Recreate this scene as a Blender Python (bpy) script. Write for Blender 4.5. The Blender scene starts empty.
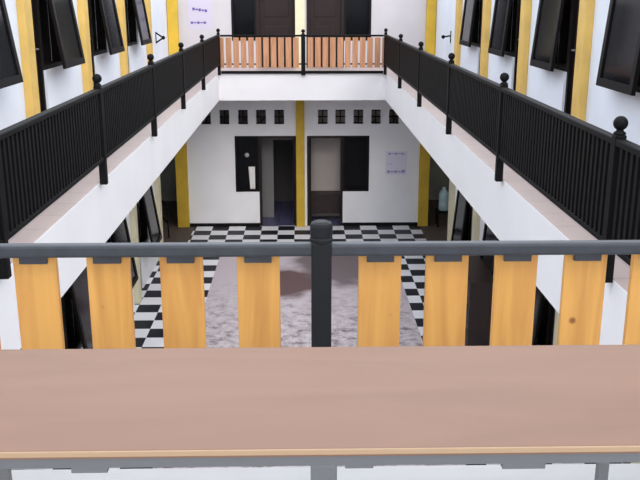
import bpy, bmesh, math, random
from mathutils import Vector, Matrix
random.seed(7)
sc = bpy.context.scene
C = sc.collection
R = math.radians

# ------------------------------------------------------------------ camera
cam_d = bpy.data.cameras.new('camera')
cam_d.sensor_width = 36.0
cam_d.lens = 36.0 * 865.0 / 640.0
cam_d.clip_start = 0.05
cam = bpy.data.objects.new('camera', cam_d)
C.objects.link(cam)
cam.location = (0.0, 0.0, 5.44)
cam.rotation_euler = (R(90 - 15.69), 0, R(-1.15))
sc.camera = cam

# ------------------------------------------------------------------ sky, sun, exposure
world = bpy.data.worlds.new('overcast_sky')
sc.world = world
world.use_nodes = True
wn = world.node_tree
bg = wn.nodes['Background']
bg.inputs['Color'].default_value = (0.86, 0.91, 1.0, 1)
bg.inputs['Strength'].default_value = 1.25
sun_d = bpy.data.lights.new('hazy_sun', 'SUN')
sun_d.energy = 1.15
sun_d.angle = R(50)
sun_d.color = (1.0, 0.93, 0.86)
sun = bpy.data.objects.new('hazy_sun', sun_d)
C.objects.link(sun)
sun.location = (6, -4, 14)
sun.rotation_euler = Vector((4.5, -12, 10.5)).to_track_quat('Z', 'Y').to_euler()
sc.view_settings.view_transform = 'Standard'
sc.view_settings.look = 'None'
sc.view_settings.exposure = 0.85
sc.view_settings.gamma = 1.0
sc.view_settings.use_curve_mapping = False

# ------------------------------------------------------------------ materials
def mat(name, col, rough=0.6, metal=0.0, spec=0.5, noise=0.0, scale=6.0, bump=0.0):
    m = bpy.data.materials.new(name)
    m.use_nodes = True
    nt = m.node_tree
    p = nt.nodes['Principled BSDF']
    p.inputs['Base Color'].default_value = (*col, 1)
    p.inputs['Roughness'].default_value = rough
    p.inputs['Metallic'].default_value = metal
    p.inputs['Specular IOR Level'].default_value = spec
    if noise or bump:
        tc = nt.nodes.new('ShaderNodeTexCoord')
        n = nt.nodes.new('ShaderNodeTexNoise')
        n.inputs['Scale'].default_value = scale
        n.inputs['Detail'].default_value = 5
        nt.links.new(tc.outputs['Object'], n.inputs['Vector'])
        if noise:
            r = nt.nodes.new('ShaderNodeValToRGB')
            r.color_ramp.elements[0].position = 0.3
            r.color_ramp.elements[1].position = 0.7
            r.color_ramp.elements[0].color = (*[c * (1 - noise) for c in col], 1)
            r.color_ramp.elements[1].color = (*[min(1, c * (1 + noise * 0.5)) for c in col], 1)
            nt.links.new(n.outputs['Fac'], r.inputs['Fac'])
            nt.links.new(r.outputs['Color'], p.inputs['Base Color'])
        if bump:
            b = nt.nodes.new('ShaderNodeBump')
            b.inputs['Strength'].default_value = bump
            b.inputs['Distance'].default_value = 0.01
            nt.links.new(n.outputs['Fac'], b.inputs['Height'])
            nt.links.new(b.outputs['Normal'], p.inputs['Normal'])
    return m

def wood_mat(name, c1, c2, rough, axis='Z', scale=14, knots=True, coat=0.0):
    m = bpy.data.materials.new(name)
    m.use_nodes = True
    nt = m.node_tree
    N = nt.nodes.new
    p = nt.nodes['Principled BSDF']
    p.inputs['Roughness'].default_value = rough
    p.inputs['Coat Weight'].default_value = coat
    p.inputs['Coat Roughness'].default_value = 0.25
    tc = N('ShaderNodeTexCoord')
    oi = N('ShaderNodeObjectInfo')
    add = N('ShaderNodeVectorMath'); add.operation = 'MULTIPLY_ADD'
    add.inputs[1].default_value = (1, 1, 1)
    sc_ = N('ShaderNodeVectorMath'); sc_.operation = 'SCALE'
    sc_.inputs['Scale'].default_value = 13.7
    comb = N('ShaderNodeCombineXYZ')
    for k in range(3):
        nt.links.new(oi.outputs['Random'], comb.inputs[k])
    nt.links.new(comb.outputs[0], sc_.inputs[0])
    nt.links.new(tc.outputs['Object'], add.inputs[0])
    nt.links.new(sc_.outputs[0], add.inputs[2])
    mp = N('ShaderNodeMapping')
    mp.inputs['Scale'].default_value = {'Z': (scale, scale, 1.1), 'X': (0.9, scale, scale)}[axis]
    nt.links.new(add.outputs[0], mp.inputs['Vector'])
    n = N('ShaderNodeTexNoise')
    n.inputs['Scale'].default_value = 1.6
    n.inputs['Detail'].default_value = 6
    n.inputs['Distortion'].default_value = 0.8
    nt.links.new(mp.outputs[0], n.inputs['Vector'])
    r = N('ShaderNodeValToRGB')
    r.color_ramp.elements[0].position = 0.3
    r.color_ramp.elements[1].position = 0.72
    r.color_ramp.elements[0].color = (*c1, 1)
    r.color_ramp.elements[1].color = (*c2, 1)
    nt.links.new(n.outputs['Fac'], r.inputs['Fac'])
    last = r.outputs['Color']
    if knots:
        v = N('ShaderNodeTexVoronoi')
        v.inputs['Scale'].default_value = 7.0
        nt.links.new(add.outputs[0], v.inputs['Vector'])
        kr = N('ShaderNodeValToRGB')
        kr.color_ramp.elements[0].position = 0.045
        kr.color_ramp.elements[1].position = 0.10
        kr.color_ramp.elements[0].color = (1, 1, 1, 1)
        kr.color_ramp.elements[1].color = (0, 0, 0, 1)
        nt.links.new(v.outputs['Distance'], kr.inputs['Fac'])
        mx = N('ShaderNodeMixRGB')
        mx.inputs['Color2'].default_value = (c1[0] * 0.45, c1[1] * 0.35, c1[2] * 0.3, 1)
        nt.links.new(kr.outputs['Color'], mx.inputs['Fac'])
        nt.links.new(last, mx.inputs['Color1'])
        last = mx.outputs['Color']
    nt.links.new(last, p.inputs['Base Color'])
    return m

def checker_mat(name, size, c1, c2, rough, off=(0, 0)):
    m = bpy.data.materials.new(name)
    m.use_nodes = True
    nt = m.node_tree
    p = nt.nodes['Principled BSDF']
    p.inputs['Roughness'].default_value = rough
    p.inputs['Specular IOR Level'].default_value = 0.2
    g = nt.nodes.new('ShaderNodeNewGeometry')
    mp = nt.nodes.new('ShaderNodeMapping')
    mp.inputs['Location'].default_value = (off[0], off[1], 0.37)
    mp.inputs['Scale'].default_value = (1 / size, 1 / size, 0.0)
    ck = nt.nodes.new('ShaderNodeTexChecker')
    ck.inputs['Scale'].default_value = 1.0
    ck.inputs['Color1'].default_value = (*c1, 1)
    ck.inputs['Color2'].default_value = (*c2, 1)
    nt.links.new(g.outputs['Position'], mp.inputs['Vector'])
    nt.links.new(mp.outputs[0], ck.inputs['Vector'])
    nt.links.new(ck.outputs['Color'], p.inputs['Base Color'])
    return m

def tile_mat(name, size, col, grout, rough):
    m = bpy.data.materials.new(name)
    m.use_nodes = True
    nt = m.node_tree
    p = nt.nodes['Principled BSDF']
    p.inputs['Roughness'].default_value = rough
    g = nt.nodes.new('ShaderNodeNewGeometry')
    b = nt.nodes.new('ShaderNodeTexBrick')
    b.offset = 0.0
    b.inputs['Scale'].default_value = 1.0
    b.inputs['Brick Width'].default_value = size
    b.inputs['Row Height'].default_value = size
    b.inputs['Mortar Size'].default_value = 0.006
    b.inputs['Color1'].default_value = (*col, 1)
    b.inputs['Color2'].default_value = (*[c * 0.93 for c in col], 1)
    b.inputs['Mortar'].default_value = (*grout, 1)
    nt.links.new(g.outputs['Position'], b.inputs['Vector'])
    nt.links.new(b.outputs['Color'], p.inputs['Base Color'])
    return m

def yard_mat():
    m = bpy.data.materials.new('pebbled_concrete')
    m.use_nodes = True
    nt = m.node_tree
    N = nt.nodes.new
    p = nt.nodes['Principled BSDF']
    p.inputs['Roughness'].default_value = 0.75
    g = N('ShaderNodeNewGeometry')
    n1 = N('ShaderNodeTexNoise'); n1.inputs['Scale'].default_value = 5; n1.inputs['Detail'].default_value = 8
    n1.inputs['Roughness'].default_value = 0.75
    nt.links.new(g.outputs['Position'], n1.inputs['Vector'])
    r1 = N('ShaderNodeValToRGB')
    e = r1.color_ramp.elements
    e[0].position = 0.38; e[0].color = (0.17, 0.14, 0.14, 1)
    e[1].position = 0.58; e[1].color = (0.60, 0.54, 0.56, 1)
    x = e.new(0.49); x.color = (0.47, 0.41, 0.43, 1)
    nt.links.new(n1.outputs['Fac'], r1.inputs['Fac'])
    # smooth worn pour nearer the far walk, pebbles nearer the viewer
    sep = N('ShaderNodeSeparateXYZ')
    nt.links.new(g.outputs['Position'], sep.inputs[0])
    n3 = N('ShaderNodeTexNoise'); n3.inputs['Scale'].default_value = 1.1; n3.inputs['Detail'].default_value = 4
    nt.links.new(g.outputs['Position'], n3.inputs['Vector'])
    mr = N('ShaderNodeMapRange')
    mr.inputs['From Min'].default_value = 13.6; mr.inputs['From Max'].default_value = 16.6
    nt.links.new(sep.outputs['Y'], mr.inputs['Value'])
    mx = N('ShaderNodeMixRGB')
    mx.inputs['Color2'].default_value = (0.52, 0.45, 0.48, 1)
    nt.links.new(mr.outputs[0], mx.inputs['Fac'])
    nt.links.new(r1.outputs['Color'], mx.inputs['Color1'])
    # damp brown stains with their own outline
    def stain(prev, cx, cy, rx, ry, col):
        mp = N('ShaderNodeMapping'); mp.vector_type = 'POINT'
        mp.inputs['Location'].default_value = (-cx / rx, -cy / ry, 0)
        mp.inputs['Scale'].default_value = (1 / rx, 1 / ry, 0)
        nt.links.new(g.outputs['Position'], mp.inputs['Vector'])
        ln = N('ShaderNodeVectorMath'); ln.operation = 'LENGTH'
        nt.links.new(mp.outputs[0], ln.inputs[0])
        ad = N('ShaderNodeMath'); ad.operation = 'MULTIPLY_ADD'
        ad.inputs[1].default_value = 1.3
        nt.links.new(n3.outputs['Fac'], ad.inputs[0])
        nt.links.new(ln.outputs['Value'], ad.inputs[2])
        rr = N('ShaderNodeMapRange')
        rr.inputs['From Min'].default_value = 1.95; rr.inputs['From Max'].default_value = 1.6
        rr.inputs['To Min'].default_value = 0; rr.inputs['To Max'].default_value = 0.95
        nt.links.new(ad.outputs[0], rr.inputs['Value'])
        mm = N('ShaderNodeMixRGB')
        mm.inputs['Color2'].default_value = (*col, 1)
        nt.links.new(rr.outputs[0], mm.inputs['Fac'])
        nt.links.new(prev, mm.inputs['Color1'])
        return mm.outputs['Color']
    c = stain(mx.outputs['Color'], -0.35, 16.3, 0.75, 0.75, (0.10, 0.05, 0.05))
    c = stain(c, 0.75, 17.4, 0.75, 1.1, (0.15, 0.115, 0.12))
    c = stain(c, -0.5, 12.4, 0.5, 0.5, (0.28, 0.25, 0.25))
    nt.links.new(c, p.inputs['Base Color'])
    bp = N('ShaderNodeBump'); bp.inputs['Strength'].default_value = 0.4; bp.inputs['Distance'].default_value = 0.02
    nt.links.new(n1.outputs['Fac'], bp.inputs['Height'])
    nt.links.new(bp.outputs['Normal'], p.inputs['Normal'])
    return m

def glass_mat(name, tint, alpha):
    m = bpy.data.materials.new(name)
    m.use_nodes = True
    nt = m.node_tree
    p = nt.nodes['Principled BSDF']
    p.inputs['Base Color'].default_value = (*tint, 1)
    p.inputs['Roughness'].default_value = 0.12
    p.inputs['Specular IOR Level'].default_value = 0.12
    p.inputs['Alpha'].default_value = alpha
    return m

M = {
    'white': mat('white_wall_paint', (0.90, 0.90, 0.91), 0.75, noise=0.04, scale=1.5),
    'white_up': mat('skylit_white_wall', (0.74, 0.79, 0.86), 0.75, noise=0.06, scale=1.5),  # same white paint, with the bluish sky light put into its colour
    'white_far': mat('shaded_white_wall', (0.52, 0.50, 0.52), 0.75, noise=0.06, scale=1.5),  # same white paint, greyed to carry the far upper wall's shade
    'fascia_side': mat('lit_white_beam_paint', (0.90, 0.89, 0.90), 0.65, noise=0.04, scale=1.2),  # same beam white, brightened to carry the stronger light on the side faces
    'fascia': mat('white_beam_paint', (0.74, 0.73, 0.75), 0.65, noise=0.04, scale=1.2),  # same beam white, toned down for the light level of the far face
    'yellow': mat('yellow_pilaster_paint', (0.70, 0.46, 0.12), 0.65, noise=0.15, scale=3),
    'mustard': mat('mustard_pilaster_paint', (0.62, 0.40, 0.03), 0.65, noise=0.15, scale=3),
    'cream': mat('cream_pilaster_paint', (0.72, 0.67, 0.46), 0.65, noise=0.1, scale=3),
    'steel': mat('dark_grey_steel_paint', (0.045, 0.05, 0.06), 0.45, noise=0.2, scale=20),
    'post': mat('dark_post_paint', (0.012, 0.013, 0.015), 0.55, spec=0.25),
    'black': mat('black_steel_paint', (0.0035, 0.0035, 0.004), 0.6, spec=0.15),
    'legsteel': mat('grey_leg_steel', (0.17, 0.175, 0.18), 0.4),
    'frame': mat('dark_brown_frame_paint', (0.007, 0.005, 0.005), 0.55, spec=0.15, noise=0.3, scale=8),
    'door': mat('dark_door_paint', (0.016, 0.007, 0.007), 0.5, spec=0.3, noise=0.3, scale=5),
    'glass': glass_mat('dark_tinted_glass', (0.006, 0.007, 0.009), 0.9),
    'board': wood_mat('varnished_pine', (0.60, 0.27, 0.055), (0.80, 0.41, 0.095), 0.4, 'Z', 12, True, 0.2),
    'board_far': wood_mat('weathered_pine', (0.36, 0.16, 0.075), (0.55, 0.28, 0.15), 0.5, 'Z', 12, False, 0.0),
    'table': wood_mat('brown_laminate', (0.25, 0.135, 0.083), (0.295, 0.160, 0.101), 0.5, 'X', 5, False, 0.0),
    'edge': mat('cream_edge_band', (0.52, 0.35, 0.21), 0.4),
    'cabinet': mat('dark_brown_cabinet_wood', (0.03, 0.014, 0.012), 0.5, noise=0.3, scale=6),
    'cabtrim': mat('worn_shelf_edge', (0.12, 0.09, 0.085), 0.5),
    'checker': checker_mat('black_white_checker_tile', 0.4, (0.80, 0.80, 0.83), (0.012, 0.014, 0.022), 0.5, (0.52, 0.5)),
    'gallery': tile_mat('pinkish_gallery_tile', 0.4, (0.46, 0.37, 0.35), (0.3, 0.25, 0.25), 0.4),
    'ledge': mat('white_ledge_paint', (0.50, 0.50, 0.50), 0.5, noise=0.05, scale=3),
    'inner': tile_mat('bluish_inner_tile', 0.3, (0.10, 0.10, 0.20), (0.06, 0.06, 0.1), 0.25),
    'beige': mat('beige_inner_wall', (0.62, 0.55, 0.50), 0.8, noise=0.05, scale=2),
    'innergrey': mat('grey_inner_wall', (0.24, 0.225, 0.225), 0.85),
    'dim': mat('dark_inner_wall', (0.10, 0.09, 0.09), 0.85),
    'alley': mat('grey_green_render', (0.36, 0.36, 0.31), 0.85, noise=0.25, scale=2),
    'earth': mat('brown_alley_floor', (0.10, 0.075, 0.06), 0.8, noise=0.3, scale=4),
    'yard': yard_mat(),
    'paper': mat('lavender_paper', (0.52, 0.49, 0.59), 0.8),
    'paper_pale': mat('pale_lavender_paper', (0.80, 0.77, 0.88), 0.8),
    'ink_pale': mat('faded_purple_ink', (0.40, 0.34, 0.58), 0.8),
    'ink': mat('purple_ink', (0.12, 0.08, 0.30), 0.8),
    'cloth': mat('white_cloth', (0.82, 0.81, 0.78), 0.9, bump=0.5, scale=25),
    'jug': mat('pale_blue_plastic', (0.42, 0.58, 0.60), 0.35),
    'lamp': mat('grey_globe', (0.5, 0.5, 0.5), 0.4),
}

# ------------------------------------------------------------------ mesh helpers
class MB:
    def __init__(s):
        s.bm = bmesh.new()
    def box(s, x0, x1, y0, y1, z0, z1, bevel=0.0):
        r = bmesh.ops.create_cube(s.bm, size=1.0)
        vs = r['verts']
        for v in vs:
            v.co = Vector((x0 + (v.co.x + .5) * (x1 - x0), y0 + (v.co.y + .5) * (y1 - y0), z0 + (v.co.z + .5) * (z1 - z0)))
        if bevel:
            es = list({e for v in vs for e in v.link_edges})
            bmesh.ops.bevel(s.bm, geom=es, offset=bevel, segments=2, affect='EDGES', profile=0.5)
        return s
    def cyl(s, p0, p1, r, seg=16, r2=None):
        p0, p1 = Vector(p0), Vector(p1)
        d = p1 - p0
        mt = Matrix.Translation((p0 + p1) / 2) @ d.to_track_quat('Z', 'Y').to_matrix().to_4x4()
        bmesh.ops.create_cone(s.bm, cap_ends=True, segments=seg, radius1=r, radius2=r if r2 is None else r2, depth=d.length, matrix=mt)
        return s
    def ball(s, c, r, seg=20):
        bmesh.ops.create_uvsphere(s.bm, u_segments=seg, v_segments=seg // 2 + 2, radius=r, matrix=Matrix.Translation(c))
        return s
    def lathe(s, c, prof, seg=20):
        rings = []
        for r, z in prof:
            rings.append([s.bm.verts.new((c[0] + r * math.cos(a), c[1] + r * math.sin(a), c[2] + z))
                          for a in [2 * math.pi * k / seg for k in range(seg)]])
        for a, b in zip(rings, rings[1:]):
            for k in range(seg):
                s.bm.faces.new((a[k], a[(k + 1) % seg], b[(k + 1) % seg], b[k]))
        s.bm.faces.new(rings[0][::-1]); s.bm.faces.new(rings[-1])
        return s
    def xform(s, mtx):
        bmesh.ops.transform(s.bm, matrix=mtx, verts=s.bm.verts)
        return s
    def build(s, name, material, parent=None, origin=None, smooth=False):
        bmesh.ops.recalc_face_normals(s.bm, faces=s.bm.faces)
        w = Vector((0, 0, 0))
        if parent is not None:
            w = Vector(WORLD[parent.name])
        o_w = Vector(origin) if origin is not None else w
        bmesh.ops.translate(s.bm, vec=-o_w, verts=s.bm.verts)
        me = bpy.data.meshes.new(name)
        s.bm.to_mesh(me); s.bm.free()
        if smooth:
            for f in me.polygons: f.use_smooth = True
        me.materials.append(material)
        o = bpy.data.objects.new(name, me)
        C.objects.link(o)
        if parent is not None:
            o.parent = parent
            o.location = o_w - w
        else:
            o.location = o_w
        WORLD[o.name] = tuple(o_w)
        return o
WORLD = {}

def tag(o, label, cat, group=None):
    o['label'] = label; o['category'] = cat
    if group: o['group'] = group
    return o
def thing(name, label, cat, loc, group=None):
    o = bpy.data.objects.new(name, None)
    o.empty_display_size = 0.1
    C.objects.link(o); o.location = loc
    WORLD[o.name] = tuple(loc)
    return tag(o, label, cat, group)
def struct(o):
    o['kind'] = 'structure'
    return o
def link_copy(src, parent, loc):
    c = src.copy(); C.objects.link(c); c.parent = parent; c.location = loc
    WORLD[c.name] = tuple(Vector(WORLD[parent.name]) + Vector(loc))
    return c

# ------------------------------------------------------------------ levels and plan
ZF = 3.845            # upper floor
ZB = 3.27             # underside of the beams
XW = 3.10             # side walls
XB = 1.82             # courtyard faces of the galleries
YN = 2.72             # near slab edge
YF = 19.0             # far slab edge
YW = 20.62            # far wall
ZT = 6.35              # top of upper walls

# ground
struct(MB().box(-1.82, 1.95, -2.0, YF, -0.2, 0.0).build('floor_yard', M['yard']))
mb = MB(); mb.box(-XW - 0.2, -1.82, -2.0, YF, -0.2, 0.012); mb.box(1.95, XW + 0.2, -2.0, YF, -0.2, 0.012)
mb.box(-2.66, 2.86, YF, YW + 0.02, -0.2, 0.012)
struct(mb.build('floor_walkway', M['checker']))
mb = MB(); mb.box(-6.0, -XW - 0.2, 17.2, 23.4, -0.2, 0.008); mb.box(XW + 0.2, 6.0, 17.2, 23.4, -0.2, 0.008)
mb.box(-XW - 0.2, -2.66, YF, YW + 0.02, -0.2, 0.008); mb.box(2.86, XW + 0.2, YF, YW + 0.02, -0.2, 0.008)
mb.box(-XW - 0.2, -XW, YW + 0.02, 23.4, -0.2, 0.008); mb.box(XW, XW + 0.2, YW + 0.02, 23.4, -0.2, 0.008)
struct(mb.build('floor_alley', M['earth']))
struct(MB().box(-XW, XW, YW + 0.02, 23.4, -0.2, 0.02).build('floor_room', M['inner']))
struct(MB().box(-5.6, -XW - 0.2, -2.0, 17.2, -0.2, 0.01).box(XW + 0.2, 5.6, -2.0, 17.2, -0.2, 0.01).build('floor_side_rooms', M['inner']))

# upper galleries: slab, edge beam
def gallery(name, x0, x1, y0, y1, m):
    return struct(MB().box(x0, x1, y0, y1, ZF - 0.16, ZF).build(name, m))
gallery('floor_left', -XW - 2.6, -XB - 0.0, YN, YW, M['gallery'])
gallery('floor_right', XB + 0.0, XW + 2.6, YN, YW, M['gallery'])
gallery('floor_far', -XB, XB, YF, 23.4, M['gallery'])
gallery('floor_near', -XW - 2.6, XW + 2.6, -1.6, YN, M['ledge'])
# beams (front faces of the slabs)
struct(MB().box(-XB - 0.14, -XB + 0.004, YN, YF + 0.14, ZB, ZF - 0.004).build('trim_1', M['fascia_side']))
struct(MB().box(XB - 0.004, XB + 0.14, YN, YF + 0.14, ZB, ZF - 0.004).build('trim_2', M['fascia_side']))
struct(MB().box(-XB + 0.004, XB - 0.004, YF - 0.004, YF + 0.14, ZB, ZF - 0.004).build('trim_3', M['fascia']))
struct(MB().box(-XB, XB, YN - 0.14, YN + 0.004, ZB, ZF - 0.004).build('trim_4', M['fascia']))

# unseen parapet and roof by the viewer, added and sized to dim near things
struct(MB().box(-XW - 2.6, XW + 2.6, -1.75, -1.6, ZF - 0.16, ZF + 0.9).build('wall_light_blocker', M['white']))
struct(MB().box(-XW - 2.6, XW + 2.6, -1.75, 1.0, 6.6, 6.72).build('ceiling_light_blocker', M['white']))

# ------------------------------------------------------------------ side walls: bays of pilaster, door, window
DOOR_H, SILL, SASH_TOP = 2.24, 0.74, 2.20
counters = {'window': 0, 'door': 0, 'trim': 4}
def nxt(k):
    counters[k] += 1
    return '%s_%d' % (k, counters[k])

def side_wall(s, zf, ztop, cols, yend, tilt, name, pil_mat, open_frac=1.0):
    """s=-1 left, +1 right; cols = pilaster centres along the wall"""
    T = 0.18
    xa, xb = (XW, XW + T) if s > 0 else (-XW - T, -XW)
    w = MB()
    prev = YN - 2.7
    spans = []
    for c in cols:
        d0, d1 = c + 0.14, c + 0.78
        w0, w1 = c + 0.78, c + 1.70
        spans.append((c, d0, d1, w0, w1))
        if prev < d0: w.box(xa, xb, prev, d0, zf, ztop)
        w.box(xa, xb, d0, w1, zf + DOOR_H, ztop)         # lintel over door and window
        w.box(xa, xb, w0, w1, zf, zf + SILL)              # under the window
        prev = w1
    if prev < yend: w.box(xa, xb, prev, yend, zf, ztop)
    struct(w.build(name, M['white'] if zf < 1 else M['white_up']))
    # pilasters
    allc = list(cols) + ([yend - 0.13] if zf < 1 else [cols[-1] + 2.62])
    for c in allc:
        xp = (XW - 0.09, XW) if s > 0 else (-XW, -XW + 0.09)
        struct(MB().box(xp[0], xp[1], c - 0.125, c + 0.125, zf + (0.012 if zf < 1 else 0), ztop - 0.002, 0.004).build(nxt('trim'), pil_mat))
    xi0, xi1 = (xa + 0.03, xb - 0.02) if s > 0 else (xa + 0.02, xb - 0.03)
    for c, d0, d1, w0, w1 in spans:
        # door: frame + leaf + handle
        f = MB()
        fl = zf + 0.012 if zf < 1 else zf
        f.box(xi0, xi1, d0, d0 + 0.06, fl, zf + DOOR_H); f.box(xi0, xi1, d1 - 0.06, d1, fl, zf + DOOR_H)
        f.box(xi0, xi1, d0 + 0.06, d1 - 0.06, zf + DOOR_H - 0.06, zf + DOOR_H)
        org = ((xi0 + xi1) / 2, (d0 + d1) / 2, fl)
        fr = struct(f.build(nxt('door'), M['frame'], origin=org))
        xm = (xi0 + xi1) / 2
        l = MB().box(xm - 0.02, xm + 0.02, d0 + 0.06, d1 - 0.06, fl + 0.005, zf + DOOR_H - 0.06)
        for k in (0, 1):                                   # raised panels
            l.box(xm - 0.03, xm + 0.03, d0 + 0.14, d1 - 0.14, fl + 0.15 + k * 1.0, fl + 0.95 + k * 1.05, 0.008)
        leaf = l.build('door_leaf', M['door'], fr)
        xo = xm - s * 0.06
        h = MB().cyl((xm - s * 0.02, d1 - 0.11, fl + 1.0), (xo, d1 - 0.11, fl + 1.0), 0.01, 10)
        h.cyl((xo, d1 - 0.12, fl + 1.0), (xo, d1 - 0.23, fl + 1.0), 0.009, 10)
        h.build('handle', M['legsteel'], leaf)
        # window: frame + top hung sash standing open
        f = MB()
        z0, z1 = zf + SILL, zf + DOOR_H
        f.box(xi0, xi1, w0, w0 + 0.05, z0, z1); f.box(xi0, xi1, w1 - 0.05, w1, z0, z1)
        f.box(xi0, xi1, w0 + 0.05, w1 - 0.05, z1 - 0.05, z1); f.box(xi0, xi1, w0 + 0.05, w1 - 0.05, z0, z0 + 0.05)
        wf = struct(f.build(nxt('window'), M['frame'], origin=(xm, (w0 + w1) / 2, z0)))
        L = z1 - z0
        def tiltm():
            piv = Vector(((XW if s > 0 else -XW), 0, z1))
            return Matrix.Translation(piv) @ Matrix.Rotation(R(tilt) * s, 4, 'Y') @ Matrix.Translation(-piv)
        xs = (XW - 0.045, XW - 0.005) if s > 0 else (-XW + 0.005, -XW + 0.045)
        b = MB()
        b.box(xs[0], xs[1], w0 - 0.02, w0 + 0.06, z0, z1); b.box(xs[0], xs[1], w1 - 0.06, w1 + 0.02, z0, z1)
        b.box(xs[0], xs[1], w0 + 0.06, w1 - 0.06, z1 - 0.07, z1); b.box(xs[0], xs[1], w0 + 0.06, w1 - 0.06, z0, z0 + 0.08)
        sash = b.xform(tiltm()).build('sash', M['frame'], wf)
        xc = (xs[0] + xs[1]) / 2
        MB().box(xc - 0.004, xc + 0.004, w0 + 0.055, w1 - 0.055, z0 + 0.075, z1 - 0.065).xform(tiltm()).build('pane', M['glass'], sash)
    # dark rooms behind
    r = MB()
    xr0, xr1 = (xb, xb + 2.2) if s > 0 else (xa - 2.2, xa)
    xo = (xr1, xr1 + 0.1) if s > 0 else (xr0 - 0.1, xr0)
    r.box(xo[0], xo[1], YN - 2.7, yend, zf, ztop)
    r.box(xr0, xr1, YN - 2.8, YN - 2.7, zf, ztop)
    r.box(xr0, xr1, yend - 0.1, yend, zf, ztop)
    r.box(xr0, xr1, YN - 2.7, yend - 0.1, ztop - 0.1, ztop)
    for c in cols[1:]:
        r.box(xr0, xr1, c - 0.06, c + 0.06, zf, ztop - 0.1)
    return r

LC = [4.65 + 2.63 * k - 0.0 for k in range(6)]      # left pilasters  4.65 ... 17.8
RC = [4.35 + 2.60 * k for k in range(6)]            # right pilasters 4.35 ... 17.35
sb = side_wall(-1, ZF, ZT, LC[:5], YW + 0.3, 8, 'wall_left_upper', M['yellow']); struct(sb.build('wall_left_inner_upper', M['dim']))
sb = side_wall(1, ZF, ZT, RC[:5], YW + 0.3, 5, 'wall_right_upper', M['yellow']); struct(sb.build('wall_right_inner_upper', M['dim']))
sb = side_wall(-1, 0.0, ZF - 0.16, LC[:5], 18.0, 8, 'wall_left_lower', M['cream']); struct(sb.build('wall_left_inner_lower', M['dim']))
sb = side_wall(1, 0.0, ZF - 0.16, RC[:5], 17.4, 5, 'wall_right_lower', M['cream']); struct(sb.build('wall_right_inner_lower', M['dim']))

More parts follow.
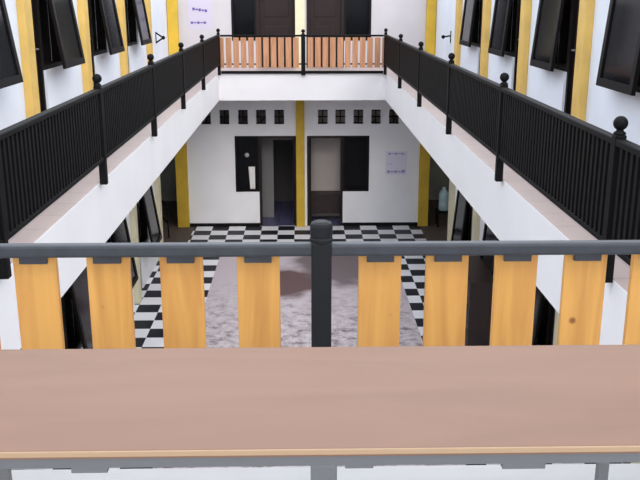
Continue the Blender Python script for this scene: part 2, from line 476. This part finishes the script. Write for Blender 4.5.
# ------------------------------------------------------------------ far wall, both storeys
def far_wall(zf, ztop, name, inner_name, sill=0.88):
    y0, y1 = YW, YW + 0.18
    w = MB()
    # openings: (x0, x1, z0, z1)
    wl, dl = (-1.63, -1.06), (-1.06, -0.13)
    dr, wr = (0.10, 0.97), (0.97, 1.60)
    zt = zf + DOOR_H
    X0, X1 = -3.05, 3.05
    w.box(X0, wl[0], y0, y1, zf, zt); w.box(wl[0], wl[1], y0, y1, zf, zf + sill)
    w.box(dl[1], dr[0], y0, y1, zf, zt)
    w.box(wr[0], wr[1], y0, y1, zf, zf + sill); w.box(wr[1], X1, y0, y1, zf, zt)
    v0, v1 = zf + 2.52, zf + 2.86
    if ztop < v0:
        w.box(X0, X1, y0, y1, zt, ztop); cx = []
    else:
        w.box(X0, X1, y0, y1, zt, v0); w.box(X0, X1, y0, y1, v1, ztop)
        cx = [-2.30, -1.86, -1.42, -0.99, -0.56, 0.48, 0.90, 1.33, 1.75, 2.18]
    prev = X0
    for c in cx:
        w.box(prev, c - 0.115, y0, y1, v0, v1); prev = c + 0.115
    if cx: w.box(prev, X1, y0, y1, v0, v1)
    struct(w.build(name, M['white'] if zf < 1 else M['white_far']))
    # vent bars, each vent its own piece
    for c in cx:
        v = MB()
        v.box(c - 0.115, c + 0.115, y0 + 0.06, y0 + 0.09, v0, v0 + 0.03); v.box(c - 0.115, c + 0.115, y0 + 0.06, y0 + 0.09, v1 - 0.03, v1)
        v.box(c - 0.012, c + 0.012, y0 + 0.06, y0 + 0.09, v0 + 0.03, v1 - 0.03)
        v.box(c - 0.115, c - 0.012, y0 + 0.06, y0 + 0.09, (v0 + v1) / 2 - 0.012, (v0 + v1) / 2 + 0.012)
        v.box(c + 0.012, c + 0.115, y0 + 0.06, y0 + 0.09, (v0 + v1) / 2 - 0.012, (v0 + v1) / 2 + 0.012)
        struct(v.build(nxt('trim'), M['frame'], origin=(c, y0 + 0.075, v0)))
    # windows
    for (a, b) in (wl, wr):
        f = MB(); z0 = zf + sill
        f.box(a, a + 0.05, y0 - 0.01, y1, z0, zt); f.box(b - 0.05, b, y0 - 0.01, y1, z0, zt)
        f.box(a + 0.05, b - 0.05, y0 - 0.01, y1, z0, z0 + 0.05); f.box(a + 0.05, b - 0.05, y0 - 0.01, y1, zt - 0.05, zt)
        wf = struct(f.build(nxt('window'), M['frame'], origin=((a + b) / 2, y0, z0)))
        MB().box(a + 0.05, b - 0.05, y0 + 0.08, y0 + 0.09, z0 + 0.05, zt - 0.05).build('pane', M['glass'], wf)
    # door frames
    fl = zf + (0.02 if zf < 1 else 0)
    for i, (a, b) in enumerate((dl, dr)):
        f = MB()
        f.box(a, a + 0.06, y0 + 0.005, y1, fl, zt); f.box(b - 0.06, b, y0 + 0.005, y1, fl, zt); f.box(a + 0.06, b - 0.06, y0 + 0.005, y1, zt - 0.06, zt)
        df = struct(f.build(nxt('door'), M['door'], origin=((a + b) / 2, y0, fl)))
        if zf > 1:      # upstairs: both leaves shut
            l = MB().box(a + 0.06, b - 0.06, y0 + 0.08, y0 + 0.12, fl + 0.005, zt - 0.06)
            for k in (0, 1):
                l.box(a + 0.18, b - 0.18, y0 + 0.07, y0 + 0.13, fl + 0.15 + k * 1.0, fl + 0.95 + k * 1.05, 0.008)
        else:           # downstairs: leaves swung inward against the side
            hx = a + 0.08 if i == 1 else b - 0.08
            l = MB().box(hx - 0.02, hx + 0.02, y1 + 0.02, y1 + 0.78, fl + 0.005, zt - 0.06)
        lf = l.build('door_leaf', M['door'], df)
    # room behind
    rt = min(ztop, zf + 3.3)
    r = MB()
    r.box(-3.05, -2.95, y1, 23.4, zf, rt); r.box(2.95, 3.05, y1, 23.4, zf, rt); r.box(-0.06, 0.0, y1, 23.4, zf, rt)
    r.box(-3.05, 0.0, 23.3, 23.4, zf, rt)
    r.box(-3.05, 3.05, y1, 23.4, rt, rt + 0.1)
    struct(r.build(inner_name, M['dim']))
    r = MB().box(0.0, 2.95, 21.55, 21.63, zf, rt)
    struct(r.build(inner_name + '_partition', M['beige'] if zf < 1 else M['dim']))

far_wall(0.0, ZF - 0.16, 'wall_far_lower', 'wall_far_inner_lower')
far_wall(ZF, ZT, 'wall_far_upper', 'wall_far_inner_upper', 0.62)
# grey inner wall with a dark opening seen through the left doorway
struct(MB().box(-2.95, -0.74, 21.5, 21.58, 0.02, 3.3).box(-0.74, -0.06, 21.5, 21.58, 2.0, 3.3).build('wall_far_inner_lower_screen', M['innergrey']))

# far pilasters
for (xa, xb, z0, z1, m) in ((-0.16, 0.04, 0.012, ZF - 0.16, M['mustard']), (-0.16, 0.06, ZF, ZT, M['cream']),
                            (-3.06, -2.78, 0.012, ZF - 0.16, M['mustard']), (2.82, 3.06, 0.012, ZF - 0.16, M['mustard']),
                            (-3.09, -2.85, ZF, ZT, M['mustard']), (2.87, 3.09, ZF, ZT, M['mustard'])):
    struct(MB().box(xa, xb, YW - 0.10, YW + 0.0, z0, z1, 0.004).build(nxt('trim'), m))
# dark skirting at the foot of the far wall
struct(MB().box(-2.78, -1.06, YW - 0.02, YW, 0.012, 0.09).build('baseboard_left', M['frame']))
struct(MB().box(0.97, 2.82, YW - 0.02, YW, 0.012, 0.09).build('baseboard_right', M['frame']))

# alleys at the far corners
mb = MB(); mb.box(-6.0, -5.9, 18.0, 23.4, 0, ZF - 0.16); mb.box(-5.9, -3.05, 23.4, 23.5, 0, ZF - 0.16)
struct(mb.build('wall_alley_left', M['alley']))
mb = MB(); mb.box(5.9, 6.0, 17.4, 23.4, 0, ZF - 0.16); mb.box(3.05, 5.9, 23.4, 23.5, 0, ZF - 0.16)
struct(mb.build('wall_alley_right', M['alley']))
mb = MB(); mb.box(-6.0, -3.05, YW, 23.4, ZF - 0.16, ZF); mb.box(3.05, 6.0, YW, 23.4, ZF - 0.16, ZF)
struct(mb.build('ceiling_alley', M['white']))

# ------------------------------------------------------------------ posts with ball finials (mesh shared)
POST_TOP = 0.87
def post_mesh(name, parent, p, m, hw=0.029, top=0.86, br=0.041):
    b = MB().box(p[0] - hw, p[0] + hw, p[1] - hw, p[1] + hw, p[2], p[2] + top, 0.006)
    po = b.build(name, m, parent, origin=p)
    f = MB().lathe((p[0], p[1], p[2] + top - 0.004), [(0.030, 0), (0.034, 0.006), (0.034, 0.016), (0.020, 0.026), (0.020, 0.034)])
    f.ball((p[0], p[1], p[2] + top + 0.023 + br), br)
    f.build('ball_finial', m, po, smooth=True)
    return po
def copy_post(src, parent, loc):
    c = link_copy(src, parent, loc)
    for ch in list(src.children):
        d = ch.copy(); C.objects.link(d); d.parent = c
    return c

# ------------------------------------------------------------------ side railings
RT, RB = 0.83, 0.195      # rail heights above the upper floor
def side_railing(s, label, posts):
    x = s * (XB - 0.038)
    root = thing('balcony_railing', label, 'railing', (x, YN, ZF), 'black side railings of the courtyard galleries')
    w = WORLD[root.name]
    y0, y1 = 2.62, YF - 0.075
    MB().box(x - 0.03, x + 0.03, y0, y1, ZF + RT - 0.04, ZF + RT, 0.008).build('top_rail', M['black'], root)
    MB().box(x - 0.022, x + 0.022, y0, y1, ZF + RB, ZF + RB + 0.035, 0.006).build('bottom_rail', M['black'], root)
    first = None
    for y in posts:
        if first is None:
            first = post_mesh('post', root, (x, y, ZF - 0.02), M['black'], 0.032, 0.87)
        else:
            copy_post(first, root, Vector((x, y, ZF - 0.02)) - Vector(w))
    hw = 0.019
    ys = []
    y = y0 + 0.09
    while y < y1 - 0.05:
        if all(abs(y - p) > 0.058 for p in posts): ys.append(y)
        y += 0.08
    zb, zt = ZF + RB + 0.035, ZF + RT - 0.04
    bar = None
    for y in ys[:100]:
        if bar is None:
            bar = MB().box(x - hw, x + hw, y - hw, y + hw, zb, zt).build('baluster', M['black'], root, origin=(x, y, zb))
        else:
            link_copy(bar, root, Vector((x, y, zb)) - Vector(w))
    rest = MB()
    for y in ys[100:]:
        rest.box(x - hw, x + hw, y - hw, y + hw, zb, zt)
    ro = rest.build('baluster_row', M['black'], root)
    ro['kind'] = 'stuff'
side_railing(-1, 'long black railing with ball-topped posts along the left gallery', [4.95, 7.64, 10.4, 13.05, 15.8, YF - 0.11])
side_railing(1, 'long black railing with ball-topped posts along the right gallery', [4.81, 7.70, 10.5, 13.25, 16.0, YF - 0.11])

# ------------------------------------------------------------------ boarded railings (near and far)
def far_railing():
    y = YF - 0.02
    root = thing('balcony_railing', 'far railing of narrow orange wooden boards between black rails', 'railing', (0, y, ZF))
    w = WORLD[root.name]
    MB().box(-XB + 0.07, XB - 0.07, y - 0.03, y + 0.03, ZF + RT - 0.05, ZF + RT - 0.01, 0.008).build('top_rail', M['black'], root)
    MB().box(-XB + 0.07, XB - 0.07, y - 0.025, y + 0.025, ZF + 0.004, ZF + 0.06, 0.006).build('bottom_rail', M['black'], root)
    MB().box(-XB + 0.07, XB - 0.07, y - 0.012, y + 0.012, ZF + 0.19, ZF + 0.22).build('middle_rail', M['black'], root)
    post_mesh('post', root, (0.02, y, ZF - 0.03), M['black'], 0.045, 0.86)
    b0 = None
    n = 11
    for side in (-1, 1):
        for k in range(n):
            xx = 0.02 + side * (0.155 + 0.16 * k)
            p = Vector((xx, y - 0.04, ZF + 0.13))
            if b0 is None:
                b0 = MB().box(xx - 0.06, xx + 0.06, y - 0.05, y - 0.03, ZF + 0.13, ZF + 0.765, 0.003).build('board', M['board_far'], root, origin=p)
            else:
                link_copy(b0, root, p - Vector(w))
far_railing()

YR = 2.54
NB = [-1.70, -1.48, -1.26, -1.03, -0.828, -0.603, -0.378, -0.140, 0.238, 0.448, 0.664, 0.882, 1.095, 1.28, 1.49, 1.70]
def near_railing():
    root = thing('balcony_railing', 'nearest railing with wide pine boards hanging from a grey steel rail', 'railing', (0, YR, ZF))
    w = WORLD[root.name]
    zt = 5.44 - 0.722
    MB().box(-XB - 0.0, XB + 0.0, YR - 0.021, YR + 0.021, zt - 0.040, zt, 0.009).build('top_rail', M['steel'], root)
    MB().box(-XB - 0.0, XB + 0.0, YR - 0.018, YR + 0.018, ZF + 0.150, ZF + 0.178, 0.006).build('bottom_rail', M['steel'], root)
    px, ph = 0.055, zt - ZF
    po = MB().box(px - 0.031, px + 0.031, YR - 0.031, YR + 0.031, ZF, ZF + ph + 0.006, 0.006).build('post', M['post'], root, origin=(px, YR, ZF))
    MB().lathe((px, YR, ZF + ph), [(0.031, 0), (0.035, 0.006), (0.0355, 0.014), (0.033, 0.020), (0.0345, 0.026), (0.0345, 0.055), (0.031, 0.063), (0.02, 0.068)], 28).build('post_cap', M['post'], po)
    for k, x in enumerate(NB):
        lo = ZF + 0.181
        yb = YR + 0.022
        b = MB().box(x - 0.0665, x + 0.0665, yb, yb + 0.02, lo, zt - 0.042, 0.003)
        bo = b.build('board', M['board'], root, origin=(x, yb, lo))
        t = MB().box(x - 0.042, x + 0.042, YR + 0.008, yb, zt - 0.066, zt - 0.036)
        t.build('bracket', M['steel'], root, origin=(x, YR, zt - 0.04))
near_railing()

# ------------------------------------------------------------------ long table in front of the railing
def table():
    z = 4.60
    root = thing('table', 'long brown wooden table with cream edge in front of the nearest railing', 'table', (0.02, 1.77, ZF))
    x0, x1, y0, y1 = -0.825, 0.83, 1.500, 2.005
    MB().box(x0 - 0.15, x1 + 0.15, y0, y1, z - 0.018, z, 0.002).build('tabletop', M['table'], root)
    MB().box(x0 - 0.15, x1 + 0.15, y0 - 0.004, y0, z - 0.012, z, 0.0015).build('edge_band', M['edge'], root)
    f = MB()
    f.box(x0 + 0.06, x1 - 0.06, y0 + 0.01, y0 + 0.035, z - 0.043, z - 0.018); f.box(x0 + 0.06, x1 - 0.06, y1 - 0.07, y1 - 0.045, z - 0.043, z - 0.018)
    f.box(x0 + 0.06, x0 + 0.085, y0 + 0.035, y1 - 0.07, z - 0.043, z - 0.018); f.box(x1 - 0.085, x1 - 0.06, y0 + 0.035, y1 - 0.07, z - 0.043, z - 0.018)
    f.build('frame', M['legsteel'], root)
    for xa, xb_, h in ((-0.455, -0.385, 0.012), (0.08, 0.135, 0.008), (0.39, 0.475, 0.013)):
        MB().box(xa, xb_, y0 + 0.012, y0 + 0.033, z - 0.043 - h, z - 0.043).build('bracket', M['legsteel'], root)
    MB().box(0.012, 0.064, y0 + 0.011, y0 + 0.034, z - 0.081, z - 0.043, 0.004).build('socket', M['legsteel'], root)
    MB().box(0.20, 0.325, y0 + 0.0365, y0 + 0.056, z - 0.058, z - 0.018).build('batten', M['board'], root)
    for xx in (x0 + 0.0725, x1 - 0.0725):
        for yy in (y0 + 0.0225, y1 - 0.0575):
            l = MB().box(xx - 0.0125, xx + 0.0125, yy - 0.0125, yy + 0.0125, ZF, z - 0.043)
            l.build('leg', M['legsteel'], root, origin=(xx, yy, ZF))
table()

# ------------------------------------------------------------------ things downstairs
def cabinet():
    x0, x1, y0, y1, h = 2.55, 3.0, 12.5, 14.25, 1.2
    root = thing('cabinet', 'dark brown low open-shelved cabinet against the right ground floor wall', 'cabinet', ((x0 + x1) / 2, (y0 + y1) / 2, 0.012))
    c = MB().box(x0, x1, y0, y0 + 0.03, 0.012, h).box(x0, x1, y1 - 0.03, y1, 0.012, h).box(x1 - 0.02, x1, y0 + 0.03, y1 - 0.03, 0.012, h)
    c.box(x0, x1, y0, y1, h, h + 0.03)
    c.build('body', M['cabinet'], root)
    for z in (0.06, 0.45, 0.85):
        MB().box(x0 + 0.005, x1 - 0.02, y0 + 0.03, y1 - 0.03, z, z + 0.03).build('shelf', M['cabtrim'], root)
cabinet()

# dark desk inside the right doorway
def desk():
    x0, x1, y0, y1, h = 0.16, 1.16, 21.02, 21.5, 0.70
    root = thing('desk', 'dark desk inside the open right doorway of the far wall', 'desk', ((x0 + x1) / 2, (y0 + y1) / 2, 0.02))
    MB().box(x0, x1, y0, y1, h - 0.03, h, 0.004).build('desktop', M['cabinet'], root)
    MB().box(x0 + 0.05, x1 - 0.05, y0 + 0.03, y0 + 0.05, 0.22, h - 0.03).build('front_panel', M['cabinet'], root)
    for xx in (x0 + 0.04, x1 - 0.04):
        for yy in (y0 + 0.04, y1 - 0.04):
            MB().box(xx - 0.02, xx + 0.02, yy - 0.02, yy + 0.02, 0.02, h - 0.03).build('leg', M['cabinet'], root, origin=(xx, yy, 0.02))
desk()

# stair handrail in the left alley
def stair():
    root = thing('stair_railing', 'dark metal stair railing in the passage at far left', 'railing', (-3.5, 20.4, 0.008))
    a, b = Vector((-3.15, 19.6, 0.008)), Vector((-4.5, 21.2, 0.008))
    top = MB()
    p0, p1 = a + Vector((0, 0, 0.75)), b + Vector((0, 0, 1.6))
    top.cyl(p0, p1, 0.025, 10)
    top.build('handrail', M['black'], root)
    lowr = MB().cyl(a + Vector((0, 0, 0.35)), b + Vector((0, 0, 1.2)), 0.018, 10); lowr.build('lower_rail', M['black'], root)
    for t in (0, 0.33, 0.66, 1.0):
        q = a.lerp(b, t)
        MB().cyl(q, q + Vector((0, 0, 0.75 + 0.85 * t)), 0.02, 10).build('post', M['black'], root)
stair()

# pale blue jug on a dark stand in the right alley
def jug():
    st = thing('stand', 'dark wooden stand in the passage at far right', 'stand', (3.45, 20.6, 0.008))
    MB().box(3.27, 3.63, 20.42, 20.78, 0.36, 0.40).build('top', M['frame'], st)
    for dx in (-0.15, 0.15):
        for dy in (-0.15, 0.15):
            MB().box(3.45 + dx - 0.02, 3.45 + dx + 0.02, 20.6 + dy - 0.02, 20.6 + dy + 0.02, 0.008, 0.36).build('leg', M['frame'], st)
    j = MB().lathe((3.45, 20.6, 0.40), [(0.10, 0), (0.125, 0.02), (0.125, 0.18), (0.115, 0.21), (0.125, 0.24), (0.125, 0.40), (0.10, 0.47), (0.045, 0.52), (0.045, 0.57)])
    tag(j.build('water_jug', M['jug'], origin=(3.45, 20.6, 0.40), smooth=True), 'pale blue plastic water jug on the dark stand', 'jug')
jug()

# pale round lamp and white towel at the lower left window
b = MB().ball((-1.34, YW - 0.065, 1.79), 0.055)
b.cyl((-1.34, YW - 0.065, 1.79), (-1.34, YW + 0.078, 1.79), 0.02, 12)
tag(b.build('globe_lamp', M['lamp'], origin=(-1.34, YW - 0.065, 1.79), smooth=True), 'small pale grey globe lamp on the dark lower left window', 'lamp')
t = MB()
prev = None
nseg = 14
for k in range(nseg + 1):
    z = 1.50 - 0.55 * k / nseg
    row = []
    for i in range(7):
        u = i / 6
        row.append(t.bm.verts.new((-1.235 + 0.018 * k / nseg + (u - .5) * (0.16 - 0.04 * k / nseg), YW - 0.03 - 0.012 * math.sin(u * 9 + k * 0.1), z)))
    if prev:
        for i in range(6):
            t.bm.faces.new((prev[i], prev[i + 1], row[i + 1], row[i]))
    prev = row
ext = bmesh.ops.extrude_face_region(t.bm, geom=list(t.bm.faces))
bmesh.ops.translate(t.bm, vec=(0, 0.012, 0), verts=[v for v in ext['geom'] if isinstance(v, bmesh.types.BMVert)])
tag(t.build('towel', M['cloth'], origin=(-1.235, YW - 0.03, 1.5), smooth=True), 'narrow white towel hanging at the dark lower left window', 'towel')

# notices with purple writing
def notice(x0, x1, z0, z1, rows, label, pm, im):
    y = YW - 0.004
    root = thing('wall_notice', label, 'notice', ((x0 + x1) / 2, YW, z0))
    MB().box(x0, x1, y, YW, z0, z1).build('sheet', pm, root)
    ink = MB()
    for (a, b, zz, h, sl) in rows:
        n = 5
        for k in range(n):
            u0, u1 = a + (b - a) * k / n, a + (b - a) * (k + 0.82) / n
            ink.box(x0 + u0, x0 + u1, y - 0.002, y, z0 + zz + sl * k + 0.012 * (k % 2), z0 + zz + sl * k + h + 0.012 * ((k + 1) % 2))
    ink.build('writing', im, root)
notice(-2.62, -2.08, ZF + 0.88, ZF + 2.0, [(0.05, 0.42, 0.12, 0.04, 0.0), (0.10, 0.45, 0.42, 0.05, -0.01), (0.12, 0.42, 0.74, 0.05, 0.005), (0.1, 0.45, 0.98, 0.04, 0)],
       'lavender notice with purple writing on the upper far wall', M['paper'], M['ink'])
notice(2.0, 2.52, 1.28, 1.86, [(0.04, 0.48, 0.05, 0.05, 0), (0.40, 0.48, 0.08, 0.04, 0), (0.06, 0.46, 0.50, 0.03, 0), (0.06, 0.16, 0.26, 0.012, 0.0)],
       'pale lavender notice with faded purple writing on the lower far wall', M['paper_pale'], M['ink_pale'])

# brackets on the side walls near the far corners
def bracket(s, y, z, label):
    x = s * XW
    root = thing('wall_bracket', label, 'bracket', (x, y, z))
    tip = Vector((x - s * 0.16, y, z))
    MB().box(min(x, x - s * 0.012), max(x, x - s * 0.012), y - 0.03, y + 0.03, z - 0.12, z + 0.12, 0.003).build('plate', M['black'], root)
    a = MB()
    for dz in ((-0.1, 0.1) if s < 0 else (0.02,)):
        a.cyl((x - s * 0.01, y, z + dz), tip, 0.016, 10)
    a.build('arm', M['black'], root)
    MB().ball(tip, 0.04).build('knob', M['black'], root, smooth=True)
bracket(-1, 18.85, 5.44 - 0.83, 'small black forked bracket on the upper left wall near the far corner')
bracket(1, 18.45, 5.44 - 0.80, 'small black single-arm bracket on the upper right wall near the far corner')
